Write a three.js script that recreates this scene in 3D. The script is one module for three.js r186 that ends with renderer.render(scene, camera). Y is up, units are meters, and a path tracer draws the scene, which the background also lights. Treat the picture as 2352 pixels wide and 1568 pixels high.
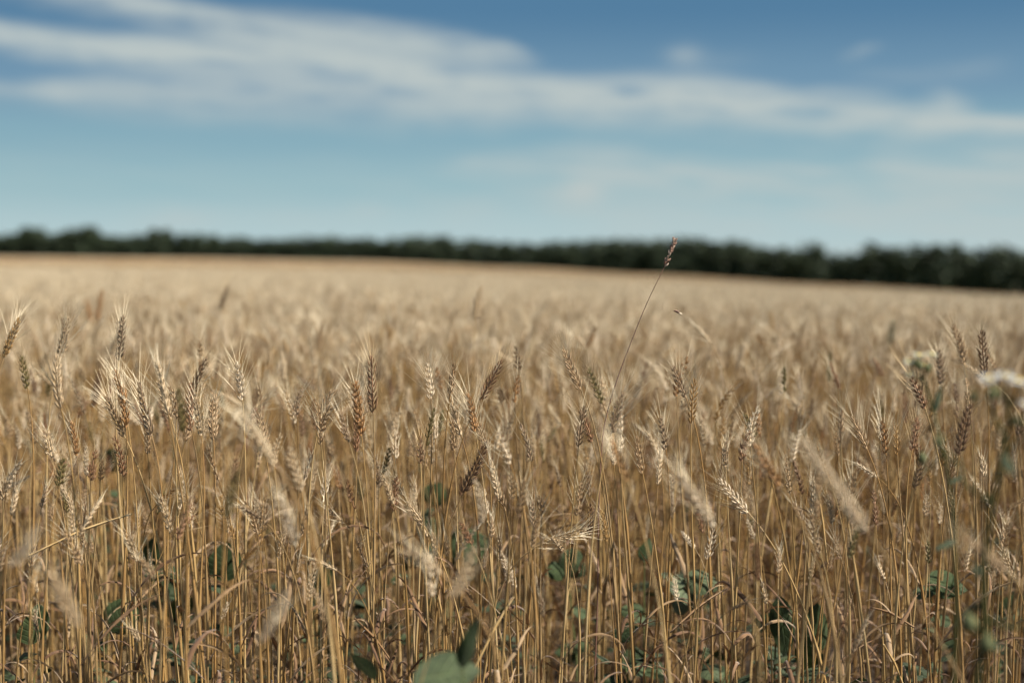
import * as THREE from 'three';
import { mergeGeometries } from 'three/addons/utils/BufferGeometryUtils.js';

// ---------------------------------------------------------------- seeded randomness and noise
function rng(seed) { let a = seed >>> 0; return () => { a = (a + 0x6D2B79F5) >>> 0; let t = a; t = Math.imul(t ^ (t >>> 15), t | 1); t ^= t + Math.imul(t ^ (t >>> 7), t | 61); return ((t ^ (t >>> 14)) >>> 0) / 4294967296; }; }
const R0 = rng(20240711);
const rr = (a, b, r = R0) => a + (b - a) * r();
const gauss = (r = R0) => (r() + r() + r() + r() - 2) * 1.73;
const clamp = (x, a, b) => Math.min(b, Math.max(a, x));
const smooth = (a, b, x) => { const t = clamp((x - a) / (b - a), 0, 1); return t * t * (3 - 2 * t); };
const lerp = (a, b, t) => a + (b - a) * t;
const hash = (x, y) => { let h = Math.imul(x | 0, 374761393) + Math.imul(y | 0, 668265263); h = Math.imul(h ^ (h >>> 13), 1274126177); return ((h ^ (h >>> 16)) >>> 0) / 4294967296; };
function vnoise(x, y) { const xi = Math.floor(x), yi = Math.floor(y), fx = x - xi, fy = y - yi, u = fx * fx * (3 - 2 * fx), v = fy * fy * (3 - 2 * fy); return lerp(lerp(hash(xi, yi), hash(xi + 1, yi), u), lerp(hash(xi, yi + 1), hash(xi + 1, yi + 1), u), v); }
function fbm(x, y, o = 4) { let s = 0, a = 0.5, n = 0; for (let i = 0; i < o; i++) { s += a * vnoise(x, y); n += a; x = x * 2.03 + 17.1; y = y * 2.03 + 9.7; a *= 0.5; } return s / n; }
const V = (x, y, z) => new THREE.Vector3(x, y, z);
function curve(pts) { return (x) => { if (x <= pts[0][0]) return pts[0][1]; for (let i = 1; i < pts.length; i++) if (x <= pts[i][0]) { const t = (x - pts[i - 1][0]) / (pts[i][0] - pts[i - 1][0]); return lerp(pts[i - 1][1], pts[i][1], t * t * (3 - 2 * t) * 0.5 + t * 0.5); } return pts[pts.length - 1][1]; }; }

// ---------------------------------------------------------------- camera
const scene = new THREE.Scene();
const EYE = 1.03, W = 2352, H = 1568, FPX = 3267, HORIZON = 606, FOCUS = 2.32;
const camera = new THREE.PerspectiveCamera(26.99, 1024 / 682, 0.05, 4000);
camera.filmGauge = 36;
camera.updateProjectionMatrix();
const PITCH = Math.atan((H / 2 - HORIZON) / FPX);
camera.position.set(0, EYE, 0);
camera.rotation.x = -PITCH;
camera.focus = FOCUS;
camera.userData.fStop = 2.15;
camera.updateMatrixWorld(true);
const AX = V(1, 0, 0), AUP = V(0, Math.cos(PITCH), -Math.sin(PITCH)), AF = V(0, -Math.sin(PITCH), -Math.cos(PITCH));
// a place in the field from where it is seen and how far away it stands
const at = (px, py, d) => V(0, EYE, 0).addScaledVector(AF, d).addScaledVector(AX, d * (px - W / 2) / FPX).addScaledVector(AUP, d * (H / 2 - py) / FPX);
const seen = (p) => { const q = p.clone().sub(camera.position), d = q.dot(AF); return [W / 2 + FPX * q.dot(AX) / d, H / 2 - FPX * q.dot(AUP) / d, d]; };

// ---------------------------------------------------------------- sky: air and streaks of cloud
const SUN = V(0.64, 0.8, 0.14).normalize();
{
  const w = 4096, h = 2048, data = new Float32Array(w * h * 4);
  // cloud bodies: [azimuth, elevation] in degrees, as ridge lines with a soft half height and a density
  const D = 180 / Math.PI, A = (x) => Math.atan((x - W / 2) / FPX) * D, E = (y) => Math.atan((HORIZON - y) / FPX) * D;
  const band = (pts, op, soft = 1) => ({ pts: pts.map(([x, t, b]) => [A(x), E((t + b) / 2), (b - t) / 2 / FPX * D]), op, soft });
  const bands = [
    band([[-500, 30, 110], [0, 88, 138], [250, 102, 165], [450, 105, 180], [560, 95, 185], [800, 115, 195], [1050, 150, 235], [1300, 182, 275], [1600, 182, 285], [1750, 205, 295], [1900, 240, 312], [2100, 262, 322], [2352, 286, 322], [2800, 300, 340]], 0.95),
    band([[-300, -60, 0], [60, -25, 25], [300, 5, 60], [450, 25, 85], [600, 45, 120], [850, 60, 140], [1050, 82, 140], [1180, 112, 150], [1270, 140, 155]], 0.8, 1.5),
    band([[-500, 210, 250], [0, 212, 252], [180, 222, 262], [260, 232, 262]], 0.42),
    band([[20, 205, 250], [230, 192, 262], [450, 190, 272], [800, 185, 275], [1000, 195, 282], [1250, 240, 290]], 0.62, 1.3),
    band([[1790, 205, 225], [1950, 212, 240], [2090, 220, 262]], 0.42),
    band([[2060, 240, 275], [2170, 228, 290], [2240, 250, 310], [2290, 290, 318]], 0.62),
    band([[980, 370, 392], [1150, 345, 398], [1330, 330, 400], [1500, 345, 405]], 0.42, 1.5),
    band([[1280, 360, 420], [1500, 370, 430], [1800, 385, 440], [2000, 400, 430]], 0.5, 1.5),
    band([[1950, 330, 420], [2150, 360, 500], [2352, 350, 520], [2800, 340, 540]], 0.5, 1.6),
    band([[1895, 148, 168], [1970, 124, 150], [2045, 108, 130]], 0.6),
    band([[1900, 178, 200], [2100, 175, 205], [2352, 150, 195]], 0.14, 1.6),
  ];
  const puffs = [[1340, 440, 48, 30, 0.9], [1300, 462, 80, 28, 0.35], [1568, 135, 36, 20, 0.42], [1640, 148, 70, 16, 0.1], [1950, 470, 70, 32, 0.4], [410, 508, 70, 22, 0.4], [700, 500, 130, 20, 0.2], [845, 482, 46, 22, 0.22], [1110, 486, 60, 22, 0.22], [1500, 500, 120, 22, 0.16], [1950, 505, 160, 25, 0.2]].map(([x, y, a, b, o]) => [A(x), E(y), a / FPX * D, b / FPX * D, o]);
  const ridge = (b, az) => { const p = b.pts; if (az < p[0][0] || az > p[p.length - 1][0]) return null; for (let i = 1; i < p.length; i++) if (az <= p[i][0]) { const t = (az - p[i - 1][0]) / (p[i][0] - p[i - 1][0]); return [lerp(p[i - 1][1], p[i][1], t), lerp(p[i - 1][2], p[i][2], t), Math.min(smooth(p[0][0], p[0][0] + 2, az), 1 - smooth(p[p.length - 1][0] - 2, p[p.length - 1][0], az))]; } return null; };
  const air = curve.bind(null);
  const rC = air([[0, 0.45], [1.4, 0.395], [3, 0.295], [5, 0.22], [7, 0.155], [10, 0.082], [20, 0.052], [90, 0.04]]);
  const gC = air([[0, 0.565], [1.4, 0.53], [3, 0.455], [5, 0.378], [7, 0.28], [10, 0.192], [20, 0.16], [90, 0.1]]);
  const bC = air([[0, 0.575], [1.4, 0.555], [3, 0.5], [5, 0.455], [7, 0.395], [10, 0.32], [20, 0.29], [90, 0.21]]);
  for (let j = 0; j < h; j++) {
    const el = (j + 0.5) / h * 180 - 90, e = Math.max(el, 0);
    const base = [rC(e), gC(e), bC(e)];
    for (let i = 0; i < w; i++) {
      const o = (j * w + i) * 4;
      let c = 0;
      if (el > -0.5) {
        // column to direction: three's equirect has u = atan2(z, x) / 2pi + 0.5
        const a = ((i + 0.5) / w - 0.5) * 360;                  // angle of (x, z)
        let az = a + 90; if (az > 180) az -= 360;               // 0 looks along -z, positive to the right
        const n1 = fbm(az * 0.33 + 40, el * 1.5 + 7, 4) - 0.5, n2 = fbm(az * 0.75 + 3 + el * 0.5, el * 2.2 + 51, 4) - 0.5;
        const n3 = fbm(az * 0.42 + 60, (el + az * 0.055) * 3.6 + 21, 5) - 0.5, off = smooth(21, 34, Math.abs(az));
        if (Math.abs(az) < 34 && el < 14) {
          let clear = 1;
          for (const b of bands) {
            const r = ridge(b, az + n2 * 0.5); if (!r) continue;
            const q = (el + n1 * 0.3 * b.soft + n2 * 0.16 - r[0]) / (r[1] * 1.08);
            const up = q > 0 ? 1 - smooth(0.25, 1.15 + 0.3 * b.soft, q) : 1 - smooth(-0.1, 1.5 + 0.5 * b.soft, -q);
            clear *= 1 - b.op * r[2] * up * clamp(0.86 + n2 * 0.6 + n1 * 0.4 + n3 * 1.25, 0.1, 1.05);
          }
          for (const [x, y, sx, sy, op] of puffs) { const q = ((az - x) / sx) ** 2 + ((el - y + n2 * 0.25) / sy) ** 2; if (q < 9) clear *= 1 - op * Math.exp(-q * 0.8); }
          clear *= 1 - (0.1 + 0.5 * clamp(n3 * 2 + 0.25, 0, 1)) * (0.25 + 0.75 * smooth(-8, 8, az)) * (1 - smooth(3.2, 5.5, el)); c = (1 - clear) * (1 - off) * (1 - smooth(11, 14, el));
        }
        // the same streaky layer carried on over the rest of the sky
        const wide = Math.max(off, smooth(10.8, 15, el));
        if (wide > 0) {
          const sc = 1 / (0.12 + Math.sin(Math.max(el, 0.5) / 57.3)), ang = az / 57.3;
          const px = Math.sin(ang) * sc, pz = Math.cos(ang) * sc;
          const f = fbm(px * 0.7 + pz * 0.25 + 11, pz * 2.1 - px * 0.5 + 5, 5);
          c += wide * (0.8 * smooth(0.5, 0.72, f) + 0.05);
        }
        c = clamp(c, 0, 0.95);
      }
      const cl = lerp(0.49, 0.52, e / 90);
      const SK = 0.55; data[o] = SK * lerp(base[0], cl * 0.93, c); data[o + 1] = SK * lerp(base[1], cl * 1.05, c); data[o + 2] = SK * lerp(base[2], cl * 1.04, c); data[o + 3] = 1;
    }
  }
  const sky = new THREE.DataTexture(data, w, h, THREE.RGBAFormat, THREE.FloatType);
  sky.mapping = THREE.EquirectangularReflectionMapping; sky.colorSpace = THREE.LinearSRGBColorSpace;
  sky.magFilter = THREE.LinearFilter; sky.minFilter = THREE.LinearFilter; sky.needsUpdate = true;
  scene.background = sky; scene.environment = sky;
}

// ---------------------------------------------------------------- sun and exposure
const sun = new THREE.DirectionalLight(new THREE.Color(1.0, 0.935, 0.82), 5.0);
sun.position.copy(SUN).multiplyScalar(60); sun.target.position.set(0, 0, -8);
sun.position.add(sun.target.position); sun.castShadow = true; sun.shadow.mapSize.set(4096, 4096);
Object.assign(sun.shadow.camera, { left: -25, right: 25, top: 25, bottom: -25, near: 1, far: 160 });
scene.add(sun, sun.target);
const renderer = new THREE.WebGLRenderer({ antialias: true });
renderer.setSize(1024, 682);
renderer.toneMapping = THREE.LinearToneMapping;
renderer.toneMappingExposure = 2.0;
renderer.shadowMap.enabled = true;

// ---------------------------------------------------------------- bookkeeping
const taken = new Map();
const numbered = (n) => { const k = taken.get(n) ?? 0; taken.set(n, k + 1); return k ? `${n}_${String(k).padStart(3, '0')}` : n; };
function tag(o, label, category, group, kind) { o.userData.label = label; if (category) o.userData.category = category; if (group) o.userData.group = group; if (kind) o.userData.kind = kind; return o; }
function base(name, p) { const g = new THREE.Group(); g.name = numbered(name); g.position.copy(p); scene.add(g); return g; }
function part(name, geo, mat, parent) { const m = new THREE.Mesh(geo, mat); m.name = name; m.castShadow = m.receiveShadow = true; parent.add(m); return m; }

// ---------------------------------------------------------------- mesh builder
class MB {
  constructor() { this.p = []; this.t = []; this.i = []; this.n = 0; }
  v(a, u, w) { this.p.push(a.x, a.y, a.z); this.t.push(u, w); return this.n++; }
  tri(a, b, c) { this.i.push(a, b, c); }
  quad(a, b, c, d) { this.i.push(a, b, c, a, c, d); }
  tube(pts, rad, sides = 5, cap = true) {
    const m = pts.length, up = V(0, 0, 1), rings = []; let len = 0, nrm = null;
    for (let k = 0; k < m; k++) {
      const tg = pts[Math.min(k + 1, m - 1)].clone().sub(pts[Math.max(k - 1, 0)]).normalize();
      if (!nrm) { nrm = Math.abs(tg.dot(up)) > 0.9 ? V(1, 0, 0) : up.clone(); }
      nrm.addScaledVector(tg, -nrm.dot(tg)).normalize();
      const bi = tg.clone().cross(nrm), ring = [];
      if (k) len += pts[k].distanceTo(pts[k - 1]);
      for (let s = 0; s <= sides; s++) { const a = s / sides * Math.PI * 2; ring.push(this.v(pts[k].clone().addScaledVector(nrm, Math.cos(a) * rad[k]).addScaledVector(bi, Math.sin(a) * rad[k]), s / sides, len)); }
      rings.push(ring);
    }
    for (let k = 1; k < m; k++) for (let s = 0; s < sides; s++) this.quad(rings[k - 1][s], rings[k - 1][s + 1], rings[k][s + 1], rings[k][s]);
    if (cap) for (const [ring, p, f] of [[rings[0], pts[0], 1], [rings[m - 1], pts[m - 1], 0]]) { const c = this.v(p, 0.5, f ? 0 : len); for (let s = 0; s < sides; s++) f ? this.tri(c, ring[s + 1], ring[s]) : this.tri(c, ring[s], ring[s + 1]); }
    return this;
  }
  // a pointed husk: o base, d direction, s sideways (unit), length, half width, half thickness
  husk(o, d, s, L, w, th, sides = 6, bend = 0.12) {
    const q = d.clone().cross(s).normalize(), prof = [[0.0, 0.35], [0.18, 0.82], [0.42, 1], [0.7, 0.74], [0.9, 0.3]], rings = [], u0 = hash(this.n, 5);
    for (const [t, f] of prof) { const c = o.clone().addScaledVector(d, t * L).addScaledVector(s, bend * L * t * (1 - t) * 2), ring = []; for (let k = 0; k < sides; k++) { const a = k / sides * Math.PI * 2; ring.push(this.v(c.clone().addScaledVector(s, Math.cos(a) * w * f).addScaledVector(q, Math.sin(a) * th * f), u0 + k / sides, t * L + u0)); } rings.push(ring); }
    for (let k = 1; k < rings.length; k++) for (let j = 0; j < sides; j++) this.quad(rings[k - 1][j], rings[k - 1][(j + 1) % sides], rings[k][(j + 1) % sides], rings[k][j]);
    const tip = this.v(o.clone().addScaledVector(d, L * 1.06), 0.5, L), r = rings[rings.length - 1];
    for (let j = 0; j < sides; j++) this.tri(r[j], r[(j + 1) % sides], tip);
    return this;
  }
  // a blade: centre points, half widths, sideways directions; folded a little along the middle
  ribbon(pts, hw, side, fold = 0.25) {
    let prev = null, len = 0;
    for (let k = 0; k < pts.length; k++) {
      const tg = pts[Math.min(k + 1, pts.length - 1)].clone().sub(pts[Math.max(k - 1, 0)]).normalize(), s = side[k].clone().addScaledVector(tg, -side[k].dot(tg)).normalize(), nn = tg.clone().cross(s);
      if (k) len += pts[k].distanceTo(pts[k - 1]);
      const row = [-1, -0.45, 0, 0.45, 1].map((f) => this.v(pts[k].clone().addScaledVector(s, f * hw[k]).addScaledVector(nn, Math.abs(f) * hw[k] * fold), f * hw[k] * 60 + 0.5, len));
      if (prev) for (let j = 0; j < 4; j++) this.quad(prev[j], prev[j + 1], row[j + 1], row[j]);
      prev = row;
    }
    return this;
  }
  geo() { const g = new THREE.BufferGeometry(); g.setAttribute('position', new THREE.Float32BufferAttribute(this.p, 3)); g.setAttribute('uv', new THREE.Float32BufferAttribute(this.t, 2)); g.setIndex(this.i); g.computeVertexNormals(); return g; }
}
const bez = (a, b, c, d, t) => { const k = 1 - t; return V(0, 0, 0).addScaledVector(a, k * k * k).addScaledVector(b, 3 * k * k * t).addScaledVector(c, 3 * k * t * t).addScaledVector(d, t * t * t); };

// ---------------------------------------------------------------- textures and materials
function tex(w, h, f, srgb = true, rx = 1, ry = 1) {
  const d = new Uint8Array(w * h * 4);
  for (let y = 0; y < h; y++) for (let x = 0; x < w; x++) { const c = f(x / w, y / h, x, y), o = (y * w + x) * 4; for (let k = 0; k < 3; k++) d[o + k] = clamp(Math.round((c[k] ?? c[0]) * 255), 0, 255); d[o + 3] = 255; }
  const t = new THREE.DataTexture(d, w, h); t.wrapS = t.wrapT = THREE.RepeatWrapping; t.magFilter = THREE.LinearFilter; t.minFilter = THREE.LinearMipmapLinearFilter; t.generateMipmaps = true;
  if (srgb) t.colorSpace = THREE.SRGBColorSpace; t.repeat.set(rx, ry); t.needsUpdate = true; return t;
}
const tile = (f, u, v, a, b) => { const x = u * a, y = v * b; const m = (i, n) => ((i % n) + n) % n, xi = Math.floor(x), yi = Math.floor(y), fx = x - xi, fy = y - yi, g = (i, j) => hash(m(i, a) + f * 131, m(j, b) + f * 57); return lerp(lerp(g(xi, yi), g(xi + 1, yi), fx), lerp(g(xi, yi + 1), g(xi + 1, yi + 1), fx), fy); };
const strawMap = tex(64, 512, (u, v) => { const k = 0.82 + 0.16 * tile(1, u, v, 24, 6) - 0.14 * tile(2, u, v, 6, 40) ** 2 - 0.28 * smooth(0.74, 0.95, tile(3, u, v, 4, 18)) + 0.06 * tile(4, u, v, 32, 90); return [k, k * (0.985 - 0.05 * tile(5, u, v, 3, 14)), k * (0.97 - 0.14 * tile(5, u, v, 3, 14))]; }, true, 1, 3);
const huskMap = tex(64, 256, (u, v) => { const k = 0.8 + 0.24 * tile(6, u, v, 20, 5) - 0.3 * smooth(0.66, 0.95, tile(7, u, v, 8, 20)) + 0.08 * tile(8, u, v, 30, 60); return [k, k * (0.98 - 0.07 * tile(9, u, v, 4, 12)), k * (0.97 - 0.15 * tile(9, u, v, 4, 12))]; }, true, 1, 24);
const bladeMap = tex(128, 512, (u, v) => { const vein = 0.9 + 0.1 * Math.cos(u * Math.PI * 32), k = vein * (0.78 + 0.22 * tile(10, u, v, 16, 8) - 0.34 * smooth(0.62, 0.92, tile(11, u, v, 6, 14)) + 0.05 * tile(12, u, v, 40, 120)); return [k, k * (0.98 - 0.09 * tile(13, u, v, 4, 9)), k * (0.97 - 0.2 * tile(13, u, v, 4, 9))]; }, true, 1, 5);
const leafMap = tex(256, 256, (u, v) => { const x = Math.abs(u - 0.5) * 2, s = (v * 7 - x * 1.5), f = Math.abs(s - Math.round(s)), vein = Math.max(1 - smooth(0.02, 0.07, x), 0.6 * (1 - smooth(0.03, 0.1, f))); const k = 0.72 + 0.18 * tile(14, u, v, 10, 10) + 0.1 * tile(15, u, v, 40, 40) - 0.2 * smooth(0.7, 0.95, tile(16, u, v, 7, 7)); return [k * (1 + 0.05 * vein) + 0.1 * vein, k + 0.1 * vein, k * 0.98 + 0.07 * vein]; });
const leafBump = tex(256, 256, (u, v) => { const x = Math.abs(u - 0.5) * 2, s = (v * 7 - x * 1.5), f = Math.abs(s - Math.round(s)); return [1 - Math.max(1 - smooth(0, 0.1, x), 0.7 * (1 - smooth(0, 0.16, f))) + 0.1 * tile(17, u, v, 40, 40)]; }, false);
const soilMap = tex(512, 512, (u, v) => { const k = 0.62 + 0.3 * tile(18, u, v, 24, 24) + 0.18 * tile(19, u, v, 90, 90) - 0.3 * tile(20, u, v, 9, 9), s = smooth(0.75, 0.95, tile(21, u, v, 60, 14)); return [k + 0.25 * s, k * 0.93 + 0.2 * s, k * 0.84 + 0.1 * s]; }, true, 1, 1);
const std = (c, o = {}) => new THREE.MeshStandardMaterial({ color: new THREE.Color().setRGB(...c), roughness: 0.7, side: THREE.DoubleSide, ...o });
const phy = (c, o = {}) => new THREE.MeshPhysicalMaterial({ color: new THREE.Color().setRGB(...c), roughness: 0.8, side: THREE.DoubleSide, ...o });
const EARC = { white: [0.74, 0.66, 0.52], pale: [0.56, 0.46, 0.315], tan: [0.42, 0.315, 0.195], golden: [0.42, 0.28, 0.115], orange: [0.37, 0.215, 0.09], russet: [0.275, 0.16, 0.088], brown: [0.19, 0.115, 0.066], olive: [0.18, 0.155, 0.06], green: [0.10, 0.115, 0.04], grey: [0.29, 0.22, 0.145] };
const M = { ear: {}, beard: std([0.70, 0.59, 0.41], { roughness: 0.55 }), beardDark: std([0.42, 0.3, 0.16], { roughness: 0.55 }) };
for (const k in EARC) M.ear[k] = std(EARC[k], { map: huskMap, roughness: 0.62 });
M.stem = [[0.44, 0.305, 0.135], [0.52, 0.39, 0.205], [0.37, 0.235, 0.095], [0.36, 0.255, 0.13]].map((c) => std(c, { map: strawMap, roughness: 0.5 }));
M.stemDark = std([0.26, 0.17, 0.10], { map: strawMap, roughness: 0.55 });
M.blade = [[0.44, 0.31, 0.17], [0.34, 0.21, 0.105], [0.54, 0.42, 0.27], [0.24, 0.135, 0.065]].map((c) => phy(c, { map: bladeMap, transmission: 0.3, roughness: 0.9, thickness: 0 }));
M.leaf = [[0.05, 0.08, 0.024], [0.036, 0.06, 0.018], [0.065, 0.095, 0.034]].map((c) => phy(c, { map: leafMap, bumpMap: leafBump, bumpScale: 0.0012, transmission: 0.22, roughness: 0.8, thickness: 0, specularIntensity: 0.5 }));
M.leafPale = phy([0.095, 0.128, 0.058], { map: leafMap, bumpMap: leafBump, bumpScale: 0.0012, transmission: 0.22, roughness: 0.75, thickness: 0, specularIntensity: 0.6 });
M.weedStem = std([0.12, 0.15, 0.055], { map: strawMap, roughness: 0.6 });
M.herb = phy([0.04, 0.055, 0.016], { map: strawMap, roughness: 0.85, specularIntensity: 0.3 });
M.petal = phy([0.36, 0.375, 0.37], { transmission: 0.25, roughness: 0.8, thickness: 0 });
M.petalDull = phy([0.30, 0.325, 0.25], { transmission: 0.25, roughness: 0.9, thickness: 0 });
M.disc = std([0.62, 0.42, 0.04], { roughness: 0.85 });
M.bud = phy([0.13, 0.15, 0.075], { map: huskMap, roughness: 0.85, specularIntensity: 0.3 });
M.purple = std([0.22, 0.125, 0.105], { map: strawMap, roughness: 0.6 });
M.seed = [std([0.36, 0.24, 0.19], { map: huskMap }), std([0.58, 0.47, 0.39], { map: huskMap }), std([0.25, 0.155, 0.12], { map: huskMap })];
M.soil = std([0.075, 0.052, 0.034], { map: soilMap, roughness: 0.95, bumpMap: soilMap, bumpScale: 0.03 });
M.crop = std([1, 1, 1], { roughness: 0.8 });

// ---------------------------------------------------------------- terrain: nearly level here, rising a little to the left, falling to the right
const CROP = 0.79;
const edgeY = curve([[-900, 582], [-300, 585], [0, 589], [400, 592], [830, 599], [1200, 614], [1500, 630], [1900, 653], [2352, 678], [2700, 694], [3300, 712]]);
const edgeD = (u) => { const x0 = -330, z0 = 730, x1 = 150, z1 = 262, dx = x1 - x0, dz = z1 - z0; return (z0 - dz / dx * x0) / (1 - dz / dx * clamp(u, -0.9, 0.75)); };   // z = z0 + dz/dx (x - x0), x = u z
const slopeTo = (u) => { const D = edgeD(u), t = (HORIZON - edgeY(W / 2 + u * FPX)) / FPX; return (t * D + EYE - CROP) / (D - 6); };
function ground(x, z) { const s = Math.max(-z, 0); if (s <= 0) return 0; const u = clamp(x / (s + 1.5), -0.72, 0.66); return slopeTo(u) * (s - 6 * (1 - Math.exp(-s / 6))); }
{
  const zs = [], xs = [];
  for (let k = 0; k <= 110; k++) { const t = k / 110; zs.push(12 - 1512 * t * t * t - 40 * t); }
  for (let k = -90; k <= 90; k++) { const t = k / 90; xs.push(Math.sign(t) * (1500 * Math.abs(t) ** 3 + 20 * Math.abs(t))); }
  const p = [], uv = [], id = [];
  for (const z of zs) for (const x of xs) { const near = Math.hypot(x, z) < 60 ? 0.03 * (fbm(x * 2.2, z * 2.2) - 0.5) : 0; p.push(x, ground(x, z) + near, z); uv.push(x * 0.8, z * 0.8); }
  const n = xs.length; for (let j = 1; j < zs.length; j++) for (let i = 1; i < n; i++) { const a = (j - 1) * n + i - 1; id.push(a, a + n + 1, a + n, a, a + 1, a + n + 1); }
  const g = new THREE.BufferGeometry(); g.setAttribute('position', new THREE.Float32BufferAttribute(p, 3)); g.setAttribute('uv', new THREE.Float32BufferAttribute(uv, 2)); g.setIndex(id); g.computeVertexNormals();
  const m = new THREE.Mesh(g, M.soil); m.name = 'field_ground'; m.receiveShadow = true; tag(m, 'brown field soil beneath the wheat', 'ground', null, 'structure'); scene.add(m);
}

// ---------------------------------------------------------------- far crop: the top of the standing wheat, out to the trees
{
  const p = [], col = [], id = [], nu = 340, ns = 210; const c = new THREE.Color();
  for (let j = 0; j <= ns; j++) {
    for (let i = 0; i <= nu; i++) {
      const u = -0.62 + 1.24 * i / nu, D = edgeD(u), s = 52 * Math.pow(D / 52, j / ns), x = u * s, z = -s;
      const n = fbm(x * 0.9, z * 0.9, 3) - 0.5, m = fbm(x * 0.045 + 7, z * 0.03 + 3, 4) - 0.5, k = hash(i * 7 + 1, j * 13 + 5) - 0.5;
      p.push(x + k * 0.2, ground(x, z) + CROP - 0.13 + n * 0.22 + k * 0.14, z);
      const t = 1 + m * 0.5 + k * 0.25; col.push(0.29 * t, 0.225 * t * (1 - 0.05 * m), 0.142 * t);
    }
  }
  for (let j = 1; j <= ns; j++) for (let i = 1; i <= nu; i++) { const a = (j - 1) * (nu + 1) + i - 1; id.push(a, a + 1, a + nu + 2, a, a + nu + 2, a + nu + 1); }
  const g = new THREE.BufferGeometry(); g.setAttribute('position', new THREE.Float32BufferAttribute(p, 3)); g.setAttribute('color', new THREE.Float32BufferAttribute(col, 3)); g.setIndex(id); g.computeVertexNormals();
  const m = new THREE.Mesh(g, std([1, 1, 1], { vertexColors: true, roughness: 0.85 })); m.name = 'far_wheat_crop'; m.castShadow = m.receiveShadow = true;
  tag(m, 'far part of the wheat field reaching to the trees', 'wheat', null, 'stuff'); scene.add(m);
}

// ---------------------------------------------------------------- wheat: ear pieces
// spikelets of an ear in the ear's own axes (y up the ear, x across the two rows)
function spikeletPlaces(L, bend, r, wide = 1) {
  const n = Math.max(7, Math.round(L / 0.0049)), out = [];
  for (let k = 0; k < n; k++) {
    const t = k / n, s = k % 2 ? 1 : -1, f = Math.sin(Math.PI * clamp(0.18 + t * 0.78, 0, 1)) ** 0.6, last = k >= n - 2;
    const c = V(bend * t * t * L, t * L * 0.95, 0), tilt = bend * 2 * t, open = (last ? 0.1 : rr(0.2, 0.46, r)) * wide;
    const d = V(Math.sin(s * open + tilt), Math.cos(s * open + tilt), rr(-0.1, 0.1, r)).normalize();
    out.push({ c: c.addScaledVector(V(s, 0, 0), 0.0012), d, s, size: (0.012 + rr(-0.0016, 0.0018, r)) * (0.62 + 0.4 * f) * (1.06 - 0.28 * t), t });
  }
  return out;
}
function spikeletInto(mb, o, d, s, L, r) {
  const side = V(s, 0, 0).addScaledVector(d, -s * d.x).normalize(), z = d.clone().cross(side);
  for (const [f, l, w] of [[-1, 0.98, 0.14], [1, 0.92, 0.14], [0, 1.08, 0.155]]) {
    const dd = d.clone().addScaledVector(z, f * rr(0.2, 0.42, r)).addScaledVector(side, f ? -0.05 : 0.12).normalize();
    mb.husk(o.clone().addScaledVector(z, f * L * 0.14).addScaledVector(side, f ? 0 : L * 0.1), dd, side, L * l, L * w * 0.72, L * w * 0.78, 5, 0.12);
  }
}
const spikeletGeos = [0, 1, 2].map((k) => { const mb = new MB(), r = rng(900 + k); spikeletInto(mb, V(0, 0, 0), V(0, 1, 0), 1, 0.0125, r); return mb.geo(); });
function beardGeo(places, r, len, spread, q = 1) {
  const mb = new MB();
  for (const { c, d, size, t, s } of places) for (let k = 0; k < 2; k++) {
    if (r() > q) continue;
    const o = c.clone().addScaledVector(d, size * 0.9), a = d.clone().add(V(s * rr(-0.05, 0.3, r) * spread, 0.25, rr(-0.5, 0.5, r) * spread)).normalize(), l = len * rr(0.55, 1.15, r) * (1 - 0.15 * t), sag = V(a.x, -0.1, a.z).multiplyScalar(rr(-0.1, 0.3, r) * l * spread);
    const pts = [0, 0.33, 0.67, 1].map((f) => o.clone().addScaledVector(a, f * l).addScaledVector(sag, f * f));
    mb.tube(pts, [0.00034, 0.00028, 0.0002, 0.0001], 3, false);
  }
  return mb.geo();
}
const rachisGeo = (L, bend) => { const mb = new MB(), pts = []; for (let k = 0; k <= 8; k++) { const t = k / 8; pts.push(V(bend * t * t * L + (k % 2 ? 0.0006 : -0.0006), t * L, 0)); } return mb.tube(pts, pts.map((_, k) => 0.0016 - k * 0.0001), 4).geo(); };
const earGeo = (places, L, bend, r) => { const mb = new MB(); for (const { c, d, s, size } of places) spikeletInto(mb, c, d, s, size, r); return mergeGeometries([mb.geo(), rachisGeo(L, bend)]); };
// stem: from the ground (0) to the ear's base, in the stalk's own axes
function stemPoints(e, axis, r, n = 14) { const h = e.y, p1 = V(rr(-0.03, 0.03, r), h * 0.45, rr(-0.03, 0.03, r)), p2 = e.clone().addScaledVector(axis, -Math.min(0.3 * h, 0.15)), pts = []; for (let k = 0; k <= n; k++) pts.push(bez(V(0, -0.01, 0), p1, p2, e, k / n)); return pts; }
function stemRadii(n, thick, r) { const a = Math.floor(n * rr(0.25, 0.4, r)), b = Math.floor(n * rr(0.55, 0.7, r)), out = []; for (let k = 0; k <= n; k++) { const t = k / n; out.push(thick * (k === a || k === b ? 1.5 : 1) * lerp(1, 0.52, smooth(0.55, 1, t)) * (t > b / n ? 0.85 : 1)); } return out; }
function stemGeo(pts, thick, r, sides = 5) { return new MB().tube(pts, stemRadii(pts.length - 1, thick, r), sides).geo(); }
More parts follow.
